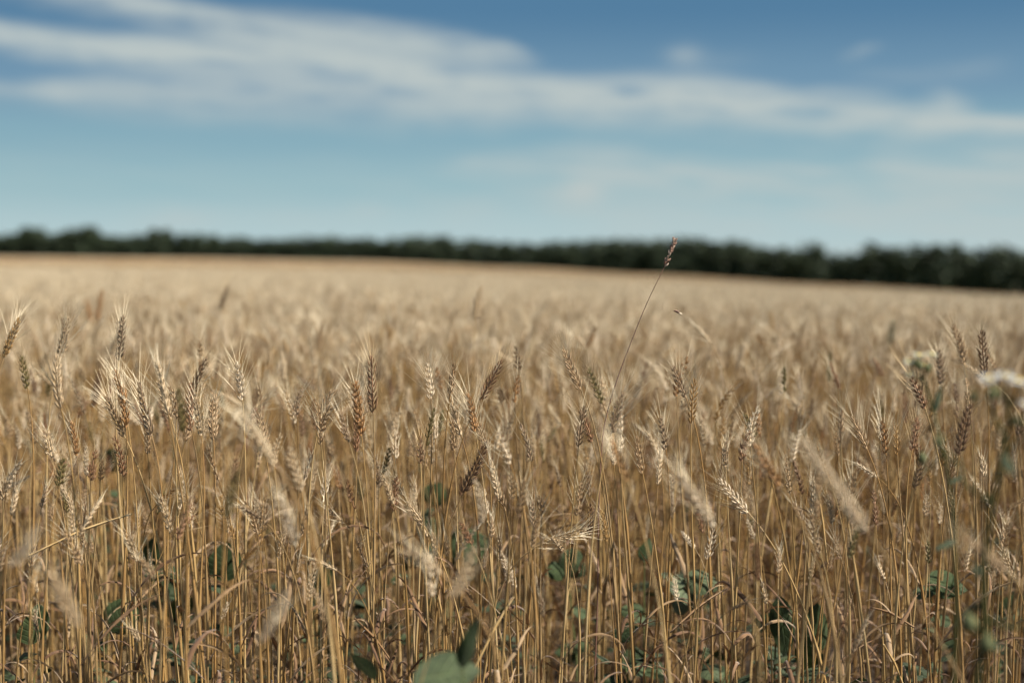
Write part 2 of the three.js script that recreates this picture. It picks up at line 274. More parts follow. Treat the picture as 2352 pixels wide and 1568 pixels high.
function bladeGeo(p, r, len, wid) {
  const a = r() * Math.PI * 2, out = V(Math.cos(a), 0, Math.sin(a)), sd = V(-out.z, 0, out.x), pts = [], hw = [], side = [], n = 11, curl = rr(0.5, 3.1, r), tw = rr(-2.6, 2.6, r), rise = rr(0.8, 1.35, r);
  let q = p.clone(), ang = rise, st = len / n;
  for (let k = 0; k <= n; k++) {
    const t = k / n; pts.push(q.clone()); hw.push(Math.max(0.0003, wid * (t < 0.12 ? 0.55 + t * 3.7 : 1) * Math.pow(1 - t, 0.6) * (0.85 + 0.15 * Math.sin(k * 2.1)))); side.push(sd.clone().applyAxisAngle(out, tw * t));
    ang -= curl / n * (0.4 + 1.3 * t) ; q.addScaledVector(out, Math.cos(ang) * st).addScaledVector(V(0, 1, 0), Math.sin(ang) * st).addScaledVector(sd, 0.2 * st * Math.sin(t * 5 + tw));
  }
  return new MB().ribbon(pts, hw, side, 0.35).geo();
}
const turned = (axis, spin) => new THREE.Quaternion().setFromUnitVectors(V(0, 1, 0), axis).multiply(new THREE.Quaternion().setFromAxisAngle(V(0, 1, 0), spin));

// ---------------------------------------------------------------- wheat stalks that the photograph shows one by one
// ear tip x, y, ear base x, y, distance, colour, beard (length, spread), label, short name others refer to
const heroes = [
  [1290, 800, 1334, 893, 2.3, 'tan', 0.075, 1.3, 'bearded tan wheat stalk leaning left, just left of the tall grass stem', 'bearded ear by the grass stem'],
  [1352, 842, 1384, 925, 2.5, 'olive', 0.05, 0.8, 'olive green wheat stalk with blocky grains where the tall grass stem begins', 'blocky olive ear'],
  [1159, 828, 1102, 920, 2.33, 'russet', 0.05, 0.9, 'dark russet wheat stalk leaning right, highest dark ear near the middle', 'leaning russet ear'],
  [985, 832, 990, 915, 2.36, 'white', 0.06, 1.6, 'bleached white wheat stalk with fluffy fanned beard', 'bleached fluffy ear'],
  [850, 815, 857, 947, 2.3, 'russet', 0.06, 0.8, 'upright wheat stalk with broad reddish brown ear, left of the bleached ear', 'broad reddish ear'],
  [1076, 902, 1092, 990, 2.3, 'orange', 0.075, 1.3, 'orange tan wheat stalk with long beard under the leaning russet ear', 'orange bearded ear'],
  [548, 828, 556, 918, 2.34, 'white', 0.06, 1.3, 'chalky white wheat stalk with spiky beard on a straight pale stem', 'chalky white ear'],
  [476, 820, 440, 897, 2.6, 'brown', 0.04, 0.6, 'dark brown wheat stalk leaning right, left of the chalky white ear', 'dark brown slanted ear'],
  [288, 722, 272, 826, 2.5, 'grey', 0.055, 0.7, 'tall grey brown wheat stalk with awn pointing up, one ear above another', 'tall grey brown ear'],
  [269, 845, 287, 940, 2.38, 'orange', 0.06, 0.9, 'orange brown plaited wheat stalk directly below the tall grey brown ear', 'orange plaited ear'],
  [42, 728, 8, 820, 2.4, 'golden', 0.075, 1.1, 'golden wheat stalk at the left edge with long awn sweeping right', 'golden edge ear'],
  [163, 728, 136, 815, 2.55, 'pale', 0.065, 1.0, 'pale tan wheat stalk leaning right, second sharp ear from the left edge', 'pale second ear'],
  [47, 815, 62, 892, 2.5, 'olive', 0.04, 0.6, 'dark olive wheat stalk low beside the golden edge ear', 'dark olive edge ear'],
  [1101, 655, 1092, 735, 3.2, 'pale', 0.04, 0.5, 'lone tall pale wheat stalk rising above the blurred field, middle', 'lone tall pale ear'],
  [1096, 782, 1092, 842, 4.0, 'orange', 0.04, 0.5, 'soft orange wheat stalk straight below the lone tall pale ear', null],
  [526, 658, 503, 712, 4.6, 'brown', 0.05, 0.5, 'blurred dark brown wheat stalk leaning right, standing clear of the far field', 'blurred dark brown ear'],
  [229, 662, 223, 738, 4.2, 'orange', 0.05, 0.6, 'blurred upright orange wheat stalk, taller of the two above the left crop', null],
  [200, 685, 207, 745, 4.3, 'orange', 0.05, 0.6, 'blurred upright orange wheat stalk, shorter of the two above the left crop', null],
  [1545, 838, 1576, 912, 2.45, 'grey', 0.05, 0.8, 'two toned grey wheat stalk leaning left, right of the tall grass stem', 'two toned grey ear'],
  [1592, 868, 1588, 972, 2.35, 'golden', 0.065, 0.7, 'yellow tan wheat stalk upright beside the two toned grey ear', 'yellow tan ear'],
  [1804, 846, 1794, 908, 3.0, 'white', 0.03, 0.6, 'bleached wheat stalk with curved empty ear, left of a white pair', null],
  [1838, 850, 1842, 918, 3.0, 'white', 0.03, 0.6, 'bleached wheat stalk with straight empty ear, right of a white pair', 'white empty ear'],
  [1768, 716, 1780, 792, 4.6, 'golden', 0.05, 0.6, 'blurred golden brown wheat stalk standing tall right of the floating flake', 'blurred golden ear'],
  [2051, 733, 2044, 792, 4.6, 'green', 0.02, 0.4, 'blurred dark green wheat stalk alone in the right field', 'blurred green ear'],
  [2199, 742, 2216, 836, 2.7, 'tan', 0.055, 0.9, 'tan wheat stalk leaning left above the white flowers, beside a dark one', 'tan ear above the flowers'],
  [2250, 758, 2264, 862, 2.6, 'brown', 0.06, 0.9, 'dark brown wheat stalk upright above the nearest white flowers', 'dark ear above the flowers'],
  [2266, 800, 2291, 852, 2.85, 'tan', 0.05, 0.8, 'tan wheat stalk half hidden behind the dark ear above the flowers', null],
  [2160, 800, 2164, 882, 2.75, 'grey', 0.05, 0.8, 'slim grey brown wheat stalk behind the greenish flower cluster', null],
  [2096, 852, 2126, 938, 2.25, 'russet', 0.075, 0.7, 'reddish wheat stalk leaning left beneath the greenish flower cluster', 'reddish ear under the cluster'],
  [815, 872, 830, 1000, 2.42, 'orange', 0.055, 0.9, 'curved orange wheat stalk just left of the broad reddish ear', 'curved orange ear'],
  [733, 920, 742, 1012, 2.3, 'tan', 0.07, 1.1, 'slim tan wheat stalk with thin beard, left of the curved orange ear', 'slim tan ear'],
  [690, 950, 694, 1002, 3.0, 'brown', 0.04, 0.5, 'small brown wheat stalk left of the slim tan ear', null],
  [240, 910, 286, 1002, 2.3, 'tan', 0.06, 1.0, 'tan wheat stalk leaning left below the orange plaited ear', 'tan leaning left ear'],
  [312, 880, 348, 1000, 2.2, 'grey', 0.07, 1.2, 'rough grey tan wheat stalk in the bearded clump on the left', 'rough clump ear'],
  [362, 868, 392, 962, 2.3, 'pale', 0.06, 1.1, 'pale wheat stalk on the right of the bearded clump on the left', null],
  [450, 905, 462, 1000, 2.2, 'pale', 0.055, 1.0, 'pale loose wheat stalk straight under the dark brown slanted ear', null],
  [483, 900, 490, 1010, 2.4, 'tan', 0.05, 1.0, 'tan wheat stalk between the dark brown slanted ear and chalky white ear', null],
  [1127, 1014, 1064, 1132, 2.28, 'brown', 0.045, 0.5, 'dark brown wheat stalk leaning hard right, low in the middle', 'low dark slanted ear'],
  [936, 1148, 972, 1204, 2.25, 'pale', 0.035, 0.9, 'short pale wheat stalk leaning left on a bowed stem, low middle', 'short bowed ear'],
  [1348, 1218, 1264, 1242, 2.3, 'pale', 0.05, 1.2, 'wheat stalk with ear lying level and pointing right, awns hanging', 'level lying ear'],
  [1648, 1100, 1718, 1176, 2.22, 'white', 0.055, 1.3, 'white wheat stalk with ear bent over to the left on a hooked stem', 'hooked white ear'],
  [1641, 1214, 1625, 1284, 2.2, 'white', 0.03, 0.6, 'white shredded wheat stalk below the hooked white ear', null],
  [1838, 995, 1992, 1216, 1.2, 'white', 0.06, 0.5, 'large out of focus pale wheat stalk slanting left across the right side', 'large blurred slanting ear'],
  [1552, 1088, 1642, 1206, 1.3, 'white', 0.06, 0.6, 'out of focus pale wheat stalk slanting left, next to the hooked white ear', null],
  [1724, 1022, 1792, 1112, 1.45, 'orange', 0.06, 0.6, 'out of focus orange wheat stalk slanting left, left of the largest blurred ear', null],
  [644, 1130, 680, 1252, 1.3, 'white', 0.04, 0.4, 'out of focus white wheat stalk upright in the lower left half', 'blurred white upright ear'],
  [654, 1352, 600, 1474, 1.1, 'white', 0.04, 0.4, 'out of focus white wheat stalk leaning right near the bottom edge', 'lowest blurred white ear'],
  [96, 1214, 24, 1302, 1.1, 'white', 0.04, 0.4, 'out of focus pale wheat stalk leaning right at the lower left edge', 'blurred ear at the left edge'],
  [112, 1308, 180, 1436, 1.1, 'pale', 0.04, 0.4, 'out of focus pale wheat stalk leaning left in the lower left corner', null],
  [658, 1026, 694, 1126, 1.45, 'pale', 0.05, 0.5, 'out of focus pale wheat stalk above the blurred white upright one', null],
  [2214, 1232, 2312, 1308, 1.1, 'tan', 0.04, 0.4, 'out of focus tan wheat stalk bent left at the lower right edge', 'blurred ear at the right edge'],
  [930, 1252, 1012, 1314, 1.25, 'pale', 0.04, 0.6, 'out of focus pale wheat stalk bent left below the short bowed ear', null],
  [1102, 1258, 1040, 1374, 1.2, 'pale', 0.04, 0.6, 'out of focus pale wheat stalk leaning right above the biggest green leaf', null],
  [556, 950, 632, 1062, 1.65, 'pale', 0.06, 0.9, 'soft pale wheat stalk bent left under the chalky white ear', null],
  [536, 1075, 520, 1190, 1.6, 'olive', 0.04, 0.6, 'soft greenish pale wheat stalk below the soft ear bent left', null],
  [962, 1000, 966, 1064, 2.3, 'russet', 0.04, 0.6, 'short russet wheat stalk upright below the bleached fluffy ear', null],
  [893, 1026, 880, 1088, 2.55, 'olive', 0.035, 0.6, 'small dark olive wheat stalk right of the broad reddish ear stem', null],
  [1040, 930, 1044, 1034, 2.4, 'tan', 0.06, 1.0, 'tan wheat stalk upright just left of the orange bearded ear', null],
  [1142, 990, 1172, 1064, 2.0, 'white', 0.06, 1.1, 'loose whitish wheat stalk right of the orange bearded ear', null],
  [1408, 1008, 1442, 1104, 1.75, 'orange', 0.045, 0.6, 'soft orange wheat stalk at the foot of the tall grass stem', null],
  [1338, 940, 1360, 1014, 2.32, 'russet', 0.055, 0.8, 'sharp russet wheat stalk below the bearded ear by the grass stem', null],
  [1432, 900, 1402, 1000, 2.1, 'grey', 0.075, 1.3, 'grey brown wheat stalk leaning right with wide beard beside the grass stem', null],
  [1458, 1000, 1476, 1086, 2.3, 'tan', 0.055, 0.9, 'tan wheat stalk with neat braid below the wide bearded grey ear', null],
  [1520, 955, 1530, 1032, 2.4, 'grey', 0.05, 0.8, 'slim grey wheat stalk below the two toned grey ear', null],
  [1958, 955, 1992, 1030, 2.3, 'tan', 0.07, 0.9, 'tan wheat stalk leaning left above the largest blurred slanting ear', null],
  [2030, 965, 2036, 1042, 2.35, 'orange', 0.06, 0.8, 'orange tan wheat stalk, left of a close trio under the flower cluster', null],
  [2060, 975, 2062, 1044, 2.35, 'golden', 0.06, 0.8, 'golden wheat stalk, middle of a close trio under the flower cluster', null],
  [2112, 960, 2096, 1034, 2.35, 'russet', 0.05, 0.8, 'russet wheat stalk, right of a close trio under the flower cluster', null],
  [2222, 925, 2204, 1042, 2.1, 'brown', 0.05, 0.9, 'brown wheat stalk leaning right between the two flowering weeds', null],
  [226, 850, 214, 935, 3.1, 'brown', 0.04, 0.5, 'soft dark orange brown wheat stalk left of the orange plaited ear', null],
];
const stalkGroup = 'wheat stalks in the near part of the field';
const anchors = [], nearFree = [];
heroes.forEach(([tx, ty, bx, by, d0, tone, bl, sp, label, short], k) => {
  const near = d0 < 1.5, d = near ? d0 + 0.36 : d0, r = rng(5000 + k * 17), tip = at(tx, ty, d + rr(-0.012, 0.012, r)), e = at(bx, by, d), axis = tip.clone().sub(e), L = axis.length(); axis.normalize();
  const gx = e.x - axis.x * (label.startsWith('large out') ? 0.42 : near ? 0.12 : rr(0.1, 0.22, r)) + rr(-0.03, 0.03, r), gz = e.z - axis.z * 0.1 + rr(-0.05, 0.05, r), g = base('wheat_stalk', V(gx, ground(gx, gz), gz));
  tag(g, label, 'wheat stalk', stalkGroup);
  const le = e.clone().sub(g.position), pts = stemPoints(le, axis, r, 16), bend = rr(-0.1, 0.1, r), places = spikeletPlaces(L, bend, r, tone === 'white' ? 1.15 : 1);
  part('stem', stemGeo(pts, rr(0.0017, 0.0022, r), r, 6), tone === 'brown' || tone === 'olive' ? M.stem[2] : M.stem[Math.floor(r() * 4)], g);
  const ear = part('ear', rachisGeo(L, bend), M.ear[tone], g); ear.position.copy(le); ear.quaternion.copy(turned(axis, rr(-0.7, 0.7, r)));
  places.forEach((q, i) => { const s = part('spikelet', spikeletGeos[i % 3], M.ear[tone], ear), x = V(q.s, 0, 0).addScaledVector(q.d, -q.s * q.d.x).normalize(); s.position.copy(q.c); s.quaternion.setFromRotationMatrix(new THREE.Matrix4().makeBasis(x, q.d, x.clone().cross(q.d))); s.scale.setScalar(q.size / 0.0125 * clamp(L / 0.07, 0.8, 1.2)); if (near) { s.scale.x *= 0.95; s.scale.z *= 0.95; }; });
  part('beard', beardGeo(places, r, bl * (near ? 0.8 : 1), sp * (near ? 0.7 : 1), near ? 0.55 : 0.85), tone === 'brown' || tone === 'russet' || tone === 'olive' ? M.beardDark : M.beard, ear);
  const nb = 1 + Math.floor(r() * 2); for (let b = 0; b < nb; b++) part('leaf_blade', bladeGeo(pts[2 + Math.floor(r() * 6)], r, rr(0.1, 0.2, r), rr(0.003, 0.0058, r)), M.blade[Math.floor(r() * 4)], g);
  if (short) anchors.push([(tx + bx) / 2, (ty + by) / 2, short]);
});

// ---------------------------------------------------------------- the other near stalks, each a thing of its own, and the crop behind
const protoN = 26, protos = [];
for (let k = 0; k < protoN; k++) {
  const r = rng(7100 + k * 31), Hs = rr(0.66, 0.8, r), lean = rr(0.0, 0.07, r) * (k % 6 === 4 ? 2 : 1), e = V(lean, Hs, rr(-0.04, 0.04, r)), a = rr(0.02, 0.42, r) * (k % 6 === 4 ? 2.8 : 1), axis = V(Math.sin(a), Math.cos(a), rr(-0.15, 0.15, r)).normalize(), L = rr(0.04, 0.072, r), bend = rr(-0.1, 0.4, r), pts = stemPoints(e, axis, r, 14), places = spikeletPlaces(L, bend, r, rr(0.6, 1.3, r)); for (const q of places) q.size *= 0.8 + 0.24 * hash(k, 77); if (k % 4 === 1) places.splice(Math.floor(r() * places.length * 0.6), 2);
  const bl = []; for (let b = 0; b < 2 + (k % 3); b++) bl.push(bladeGeo(pts[2 + Math.floor(r() * 7)], r, rr(0.08, 0.19, r), rr(0.003, 0.0058, r)));
  const q = turned(axis, r() * 6.28), mat = new THREE.Matrix4().compose(e, q, V(1, 1, 1));
  protos.push({ stem: stemGeo(pts, rr(0.0017, 0.0022, r), r, 5), ear: earGeo(places, L, bend, r), beard: beardGeo(places, r, rr(0.03, 0.07, r), rr(0.5, 1.3, r), rr(0.3, 0.85, r)), blades: bl, e, q, mat, axis, top: Hs + L * Math.cos(a), H: Hs });
}
const toneList = ['pale', 'pale', 'pale', 'tan', 'tan', 'tan', 'white', 'pale', 'golden', 'tan', 'white', 'pale', 'grey', 'tan', 'orange', 'grey', 'russet', 'brown', 'russet', 'olive'];
const halfW = (s) => s * 0.36 * 1.25 + 0.9;
function densityAt(s, x) { return (s < 1.8 ? 0 : s < 2.1 ? 110 * smooth(1.75, 2.1, s) : lerp(205, 330, smooth(2.6, 3.4, s))) * clamp(0.65 + 0.9 * (fbm(x * 1.7 + 9, s * 1.7, 2) - 0.15), 0.35, 1.4); }
const scatter = [], rs = rng(424242);
{
  const step = 0.06;
  for (let s = 1.0; s < 9; s += step) for (let x = -halfW(s); x < halfW(s); x += step) { const px = x + rr(0, step, rs), ps = s + rr(0, step, rs); if (rs() < densityAt(ps, px) * step * step) scatter.push([px, -ps]); }
}
const fill = scatter.map(([x, z]) => {
  const r = rs, p = protos[Math.floor(r() * protoN)], tall = clamp(lerp(0.675, CROP, smooth(2.7, 4.6, -z)) + lerp(0.085, 0.035, smooth(2.6, 4.6, -z)) * gauss(r) + (r() < 0.04 ? 0.05 : 0), 0.5, 0.92), sc = tall / p.top, ry = r() * 6.283, y = ground(x, z);
  const ear = V(p.e.x, p.e.y, p.e.z).addScaledVector(p.axis, 0.035).applyAxisAngle(V(0, 1, 0), ry).multiplyScalar(sc).add(V(x, y, z)), ax = p.axis.clone().applyAxisAngle(V(0, 1, 0), ry), sp = seen(ear);
  return { x, y, z, p, sc, ry, sp, ax, tone: toneList[Math.floor(r() * (-z > 3.4 ? 12 : 20))], inside: sp[0] > -40 && sp[0] < W + 40 && sp[1] < H + 60 };
});
fill.sort((a, b) => a.sp[2] - b.sp[2]);
const single = []; for (const f of fill) if (f.inside && single.length < 300 - heroes.length) { single.push(f); f.single = true; }
{
  const words = { white: 'bleached white', pale: 'pale straw', tan: 'tan', golden: 'golden', orange: 'orange tan', russet: 'reddish brown', brown: 'dark brown', olive: 'olive', grey: 'grey brown' }, ord = ['', 'second ', 'third ', 'fourth ', 'fifth ', 'sixth ', 'seventh ', 'eighth ', 'ninth ', 'tenth '], count = new Map();
  for (const f of single) { let best = null, bd = 1e9; for (const a of anchors) { const d = Math.hypot(f.sp[0] - a[0], f.sp[1] - a[1]); if (d < bd) { bd = d; best = a; } } f.anchor = best; f.gap = bd; }
  for (const f of [...single].sort((a, b) => a.gap - b.gap)) {
    const dx = f.sp[0] - f.anchor[0], dy = f.sp[1] - f.anchor[1], rel = Math.abs(dx) > Math.abs(dy) ? (dx < 0 ? 'left of' : 'right of') : (dy < 0 ? 'above' : 'below');
    const lean = f.ax.x < -0.3 ? 'leaning left ' : f.ax.x > 0.3 ? 'leaning right ' : 'upright ', key = f.tone + rel + f.anchor[2] + lean, n = count.get(key) ?? 0; count.set(key, n + 1);
    f.label = `${ord[Math.min(n, 9)]}${lean}${words[f.tone]} wheat stalk ${rel} the ${f.anchor[2]}`;
  }
}
single.forEach((f, k) => {
  const r = rng(31000 + k), g = base('wheat_stalk', V(f.x, f.y, f.z)); g.rotation.y = f.ry; g.scale.setScalar(f.sc);
  tag(g, f.label, 'wheat stalk', stalkGroup);
  part('stem', f.p.stem, M.stem[k % 4], g);
  const ear = part('ear', f.p.ear, M.ear[f.tone], g); ear.position.copy(f.p.e); ear.quaternion.copy(f.p.q);
  part('beard', f.p.beard, ['brown', 'russet', 'olive'].includes(f.tone) ? M.beardDark : M.beard, ear);
  for (const b of f.p.blades) part('leaf_blade', b, M.blade[Math.floor(r() * 4)], g);
});

const crop = new THREE.Group(); crop.name = 'standing_wheat_crop'; tag(crop, 'dense ripe wheat crop behind the near stalks', 'wheat', null, 'stuff'); scene.add(crop);
function copies(name, geo, mat, list, color) {
  const m = new THREE.InstancedMesh(geo, mat, list.length), o = new THREE.Object3D(), c = new THREE.Color(); m.name = name; m.castShadow = m.receiveShadow = true;
  list.forEach((f, i) => { o.position.set(f.x, f.y, f.z); o.rotation.set(f.rx ?? 0, f.ry, 0, 'YXZ'); o.scale.setScalar(f.sc); o.updateMatrix(); m.setMatrixAt(i, o.matrix); m.setColorAt(i, color(f, c)); });
  m.userData.kind = 'stuff'; crop.add(m); return m;
}
const one = (m, c = [1, 1, 1]) => { const k = m.clone(); k.color.setRGB(...c); return k; };
const earW = one(M.ear.tan), stemW = one(M.stem[0]), bladeW = one(M.blade[0]), beardW = one(M.beard);
const STEMC = [[0.44, 0.305, 0.135], [0.52, 0.39, 0.205], [0.37, 0.235, 0.095], [0.36, 0.255, 0.13]], BLADEC = [[0.44, 0.31, 0.17], [0.34, 0.21, 0.105], [0.54, 0.42, 0.27], [0.24, 0.135, 0.065]];
const pick = (arr, f, q) => arr[Math.floor(hash(Math.round(f.x * 1e4), Math.round(f.z * 1e4) + q) * arr.length)];
protos.forEach((p, k) => {
  const list = fill.filter((f) => f.p === p && !f.single); if (!list.length) return;
  const ear = p.ear.clone().applyMatrix4(p.mat), beard = p.beard.clone().applyMatrix4(p.mat);
  copies('stem', p.stem, stemW, list, (f, c) => c.setRGB(...pick(STEMC, f, 1)));
  copies('ear', ear, earW, list, (f, c) => c.setRGB(...EARC[f.tone]));
  copies('beard', beard, beardW, list, (f, c) => c.setRGB(0.70, 0.59, 0.41));
  copies('leaf_blade', mergeGeometries(p.blades), bladeW, list, (f, c) => c.setRGB(...pick(BLADEC, f, 2)));
});
// middle distance: simpler stalks
{
  const rm = rng(99), list = [[], [], [], [], [], [], [], []];
  for (let s = 9; s < 36;) {
    const ds = s * 0.02, dens = s < 16 ? 220 : 140, n = Math.round(2 * halfW(s) * ds * dens);
    for (let k = 0; k < n; k++) { const ps = s + rm() * ds, x = rr(-1, 1, rm) * halfW(ps), patch = fbm(x * 0.5 + 3, ps * 0.5, 2) - 0.5; list[Math.floor(rm() * 8)].push({ x, z: -ps, y: ground(x, -ps), sc: clamp(0.985 + 0.035 * gauss(rm) + patch * 0.04, 0.8, 1.1), ry: rm() * 6.283, tone: toneList[Math.floor(rm() * 12)] }); }
    s += ds;
  }
  list.forEach((l, k) => {
    const r = rng(600 + k), a = rr(0.05, 0.6, r), e = V(rr(0, 0.12, r), CROP - 0.07, rr(-0.05, 0.05, r)), axis = V(Math.sin(a), Math.cos(a), rr(-0.3, 0.3, r)).normalize(), pts = stemPoints(e, axis, r, 5), L = rr(0.065, 0.09, r);
    const stem = new MB().tube(pts, [0.0021, 0.0021, 0.0019, 0.0017, 0.0014, 0.0011], 3, false).geo(), mb = new MB(), bd = new MB(), q = turned(axis, r() * 6.28);
    for (let i = 0; i < 9; i++) { const t = i / 9, s = i % 2 ? 1 : -1; mb.husk(V(s * 0.002, t * L * 0.92, 0).applyQuaternion(q).add(e), V(s * 0.3, 1, 0).normalize().applyQuaternion(q), V(s, 0, 0).applyQuaternion(q), 0.014, 0.0027, 0.0034, 4); const o = V(s * 0.004, t * L + 0.012, 0).applyQuaternion(q).add(e), dir = V(s * rr(0, 0.5, r), 1, rr(-0.4, 0.4, r)).normalize().applyQuaternion(q); bd.tube([o, o.clone().addScaledVector(dir, rr(0.03, 0.06, r))], [0.0006, 0.0002], 3, false); }
    const blades = mergeGeometries([bladeGeo(pts[2], r, 0.16, 0.004), bladeGeo(pts[3], r, 0.14, 0.0035)]);
    copies('stem', stem, stemW, l, (f, c) => c.setRGB(...pick(STEMC, f, 1)));
    copies('ear', mergeGeometries([mb.geo()]), earW, l, (f, c) => c.setRGB(...EARC[f.tone]));
    copies('beard', bd.geo(), beardW, l, (f, c) => c.setRGB(0.70, 0.59, 0.41));
    copies('leaf_blade', blades, bladeW, l, (f, c) => c.setRGB(...pick(BLADEC, f, 2)));
  });
}
// farther off: whole tufts of ears at a time
{
  const rf = rng(313), list = [[], [], [], []];
  for (let s = 35; s < 170;) {
    const ds = s * 0.012, dens = s < 70 ? 1.5 : 0.7, n = Math.max(2, Math.round(2 * halfW(s) * ds * dens));
    for (let k = 0; k < n; k++) { const ps = s + rf() * ds, x = rr(-1, 1, rf) * halfW(ps); list[Math.floor(rf() * 4)].push({ x, z: -ps, y: ground(x, -ps), sc: rr(0.92, 1.06, rf), ry: rf() * 6.283 }); }
    s += ds;
  }
  list.forEach((l, k) => {
    const r = rng(800 + k), mb = new MB(), st = new MB();
    for (let i = 0; i < 110; i++) { const a = r() * 6.283, q = Math.sqrt(r()) * 0.75, o = V(Math.cos(a) * q, CROP - 0.1 + 0.035 * gauss(r), Math.sin(a) * q), d = V(rr(-0.5, 0.5, r), 1, rr(-0.5, 0.5, r)).normalize(); mb.husk(o, d, V(1, 0, 0).addScaledVector(d, -d.x).normalize(), rr(0.07, 0.1, r), 0.0065, 0.0055, 4); st.tube([V(o.x - d.x * 0.2, 0.1, o.z - d.z * 0.2), o], [0.0026, 0.0016], 3, false); }
    copies('ear_tuft', mb.geo(), earW, l, (f, c) => c.setRGB(...pick([EARC.tan, EARC.pale, EARC.grey, EARC.golden], f, 3)));
    copies('stem_tuft', st.geo(), stemW, l, (f, c) => c.setRGB(...pick(STEMC, f, 1)));
  });
}

// ---------------------------------------------------------------- broad leaved weeds under the wheat
function broadLeaf(L, wd, r) {
  const mb = new MB(), nu = 8, nv = 10, rows = [], cup = rr(-0.1, 0.3, r), droop = rr(0.05, 0.5, r), wv = rr(0, 6, r);
  for (let j = 0; j <= nv; j++) { const t = j / nv, w = wd * Math.pow(Math.sin(Math.PI * Math.pow(t * 0.985 + 0.008, 0.72)), 0.8), row = []; for (let i = 0; i <= nu; i++) { const f = i / nu * 2 - 1; row.push(mb.v(V(f * w, L * t, -cup * w * Math.abs(f) * Math.abs(f) - droop * L * t * t * 0.5 + 0.025 * L * Math.sin(wv + t * 9 + f * 2) * Math.abs(f)), (f + 1) / 2, t)); } rows.push(row); }
  for (let j = 1; j <= nv; j++) for (let i = 1; i <= nu; i++) mb.quad(rows[j - 1][i - 1], rows[j - 1][i], rows[j][i], rows[j][i - 1]);
  return mb.geo();
}
const leafGeos = [0, 1, 2, 3, 4].map((k) => broadLeaf(1, 0.36 + 0.035 * k, rng(300 + k)));
// leaf base x, y, leaf tip x, y, distance, how far it faces up (degrees), label
const weeds = [
  [1572, 1330, 1660, 1338, 2.35, 35, 0.34, 'green broad leaved weed with one sunlit oval leaf under the hooked white ear'],
  [950, 1560, 1100, 1530, 1.6, 62, 0.42, 'green broad leaved weed with the largest leaf, at the bottom middle edge'],
  [1062, 1535, 1100, 1420, 1.55, -70, 0.22, 'dark green broad leaved weed with one folded upright leaf, bottom middle'],
  [516, 1335, 520, 1245, 2.4, -80, 0.38, 'dark green broad leaved weed whose leaf carries striped straw shadows'],
  [250, 1450, 300, 1375, 2.3, 20, 0.42, 'green broad leaved weed with rounded leaf, lower left'],
  [70, 1480, 95, 1390, 2.1, -85, 0.5, 'very dark green broad leaved weed by the lower left corner'],
  [1790, 1370, 1812, 1520, 2.2, 30, 0.2, 'green broad leaved weed with long hanging lit leaf, lower right'],
  [1870, 1505, 1880, 1385, 2.25, -80, 0.34, 'dark green broad leaved weed with upright shaded leaf, lower right'],
  [1880, 1540, 1830, 1480, 2.2, -40, 0.45, 'dark green broad leaved weed with veined leaf near the bottom, lower right'],
  [2130, 1330, 2225, 1352, 2.3, 40, 0.4, 'green broad leaved weed with pale lit leaf behind the flowering stem'],
  [345, 1300, 350, 1235, 2.5, 30, 0.4, 'grey green broad leaved weed with small lit leaf among left stems'],
  [985, 1160, 1010, 1110, 2.9, 20, 0.5, 'grey green broad leaved weed behind the low dark slanted ear'],
  [1030, 1270, 1120, 1235, 2.75, 25, 0.45, 'green broad leaved weed in the gap right of the short bowed ear'],
  [925, 1310, 975, 1285, 2.6, -60, 0.5, 'dark green broad leaved weed in the gap left of the short bowed ear'],
  [1290, 1270, 1345, 1320, 2.6, 30, 0.42, 'green broad leaved weed under the level lying ear'],
  [1480, 1290, 1500, 1240, 2.5, -75, 0.35, 'dark green broad leaved weed with upright leaf right of the level lying ear'],
  [725, 1360, 760, 1290, 2.6, -60, 0.4, 'dark green broad leaved weed right of the blurred white upright ear'],
  [245, 1080, 290, 1030, 3.2, -50, 0.45, 'dark green broad leaved weed seen through the left crop, highest of the weeds'],
  [420, 1420, 380, 1350, 2.7, -40, 0.45, 'dark green broad leaved weed low between left stems'],
  [1410, 1460, 1470, 1440, 2.3, 35, 0.4, 'green broad leaved weed with small lit leaf low beside middle stems'],
  [1640, 1500, 1700, 1520, 2.5, -50, 0.4, 'dark green broad leaved weed near the bottom, right of middle'],
  [2060, 1560, 2120, 1545, 2.2, 25, 0.4, 'green broad leaved weed touching the bottom edge, right side'],
  [2300, 1420, 2350, 1370, 2.6, -60, 0.45, 'dark green broad leaved weed by the right edge'],
  [860, 1560, 800, 1500, 1.9, -60, 0.4, 'dark green broad leaved weed left of the largest leaf'],
];
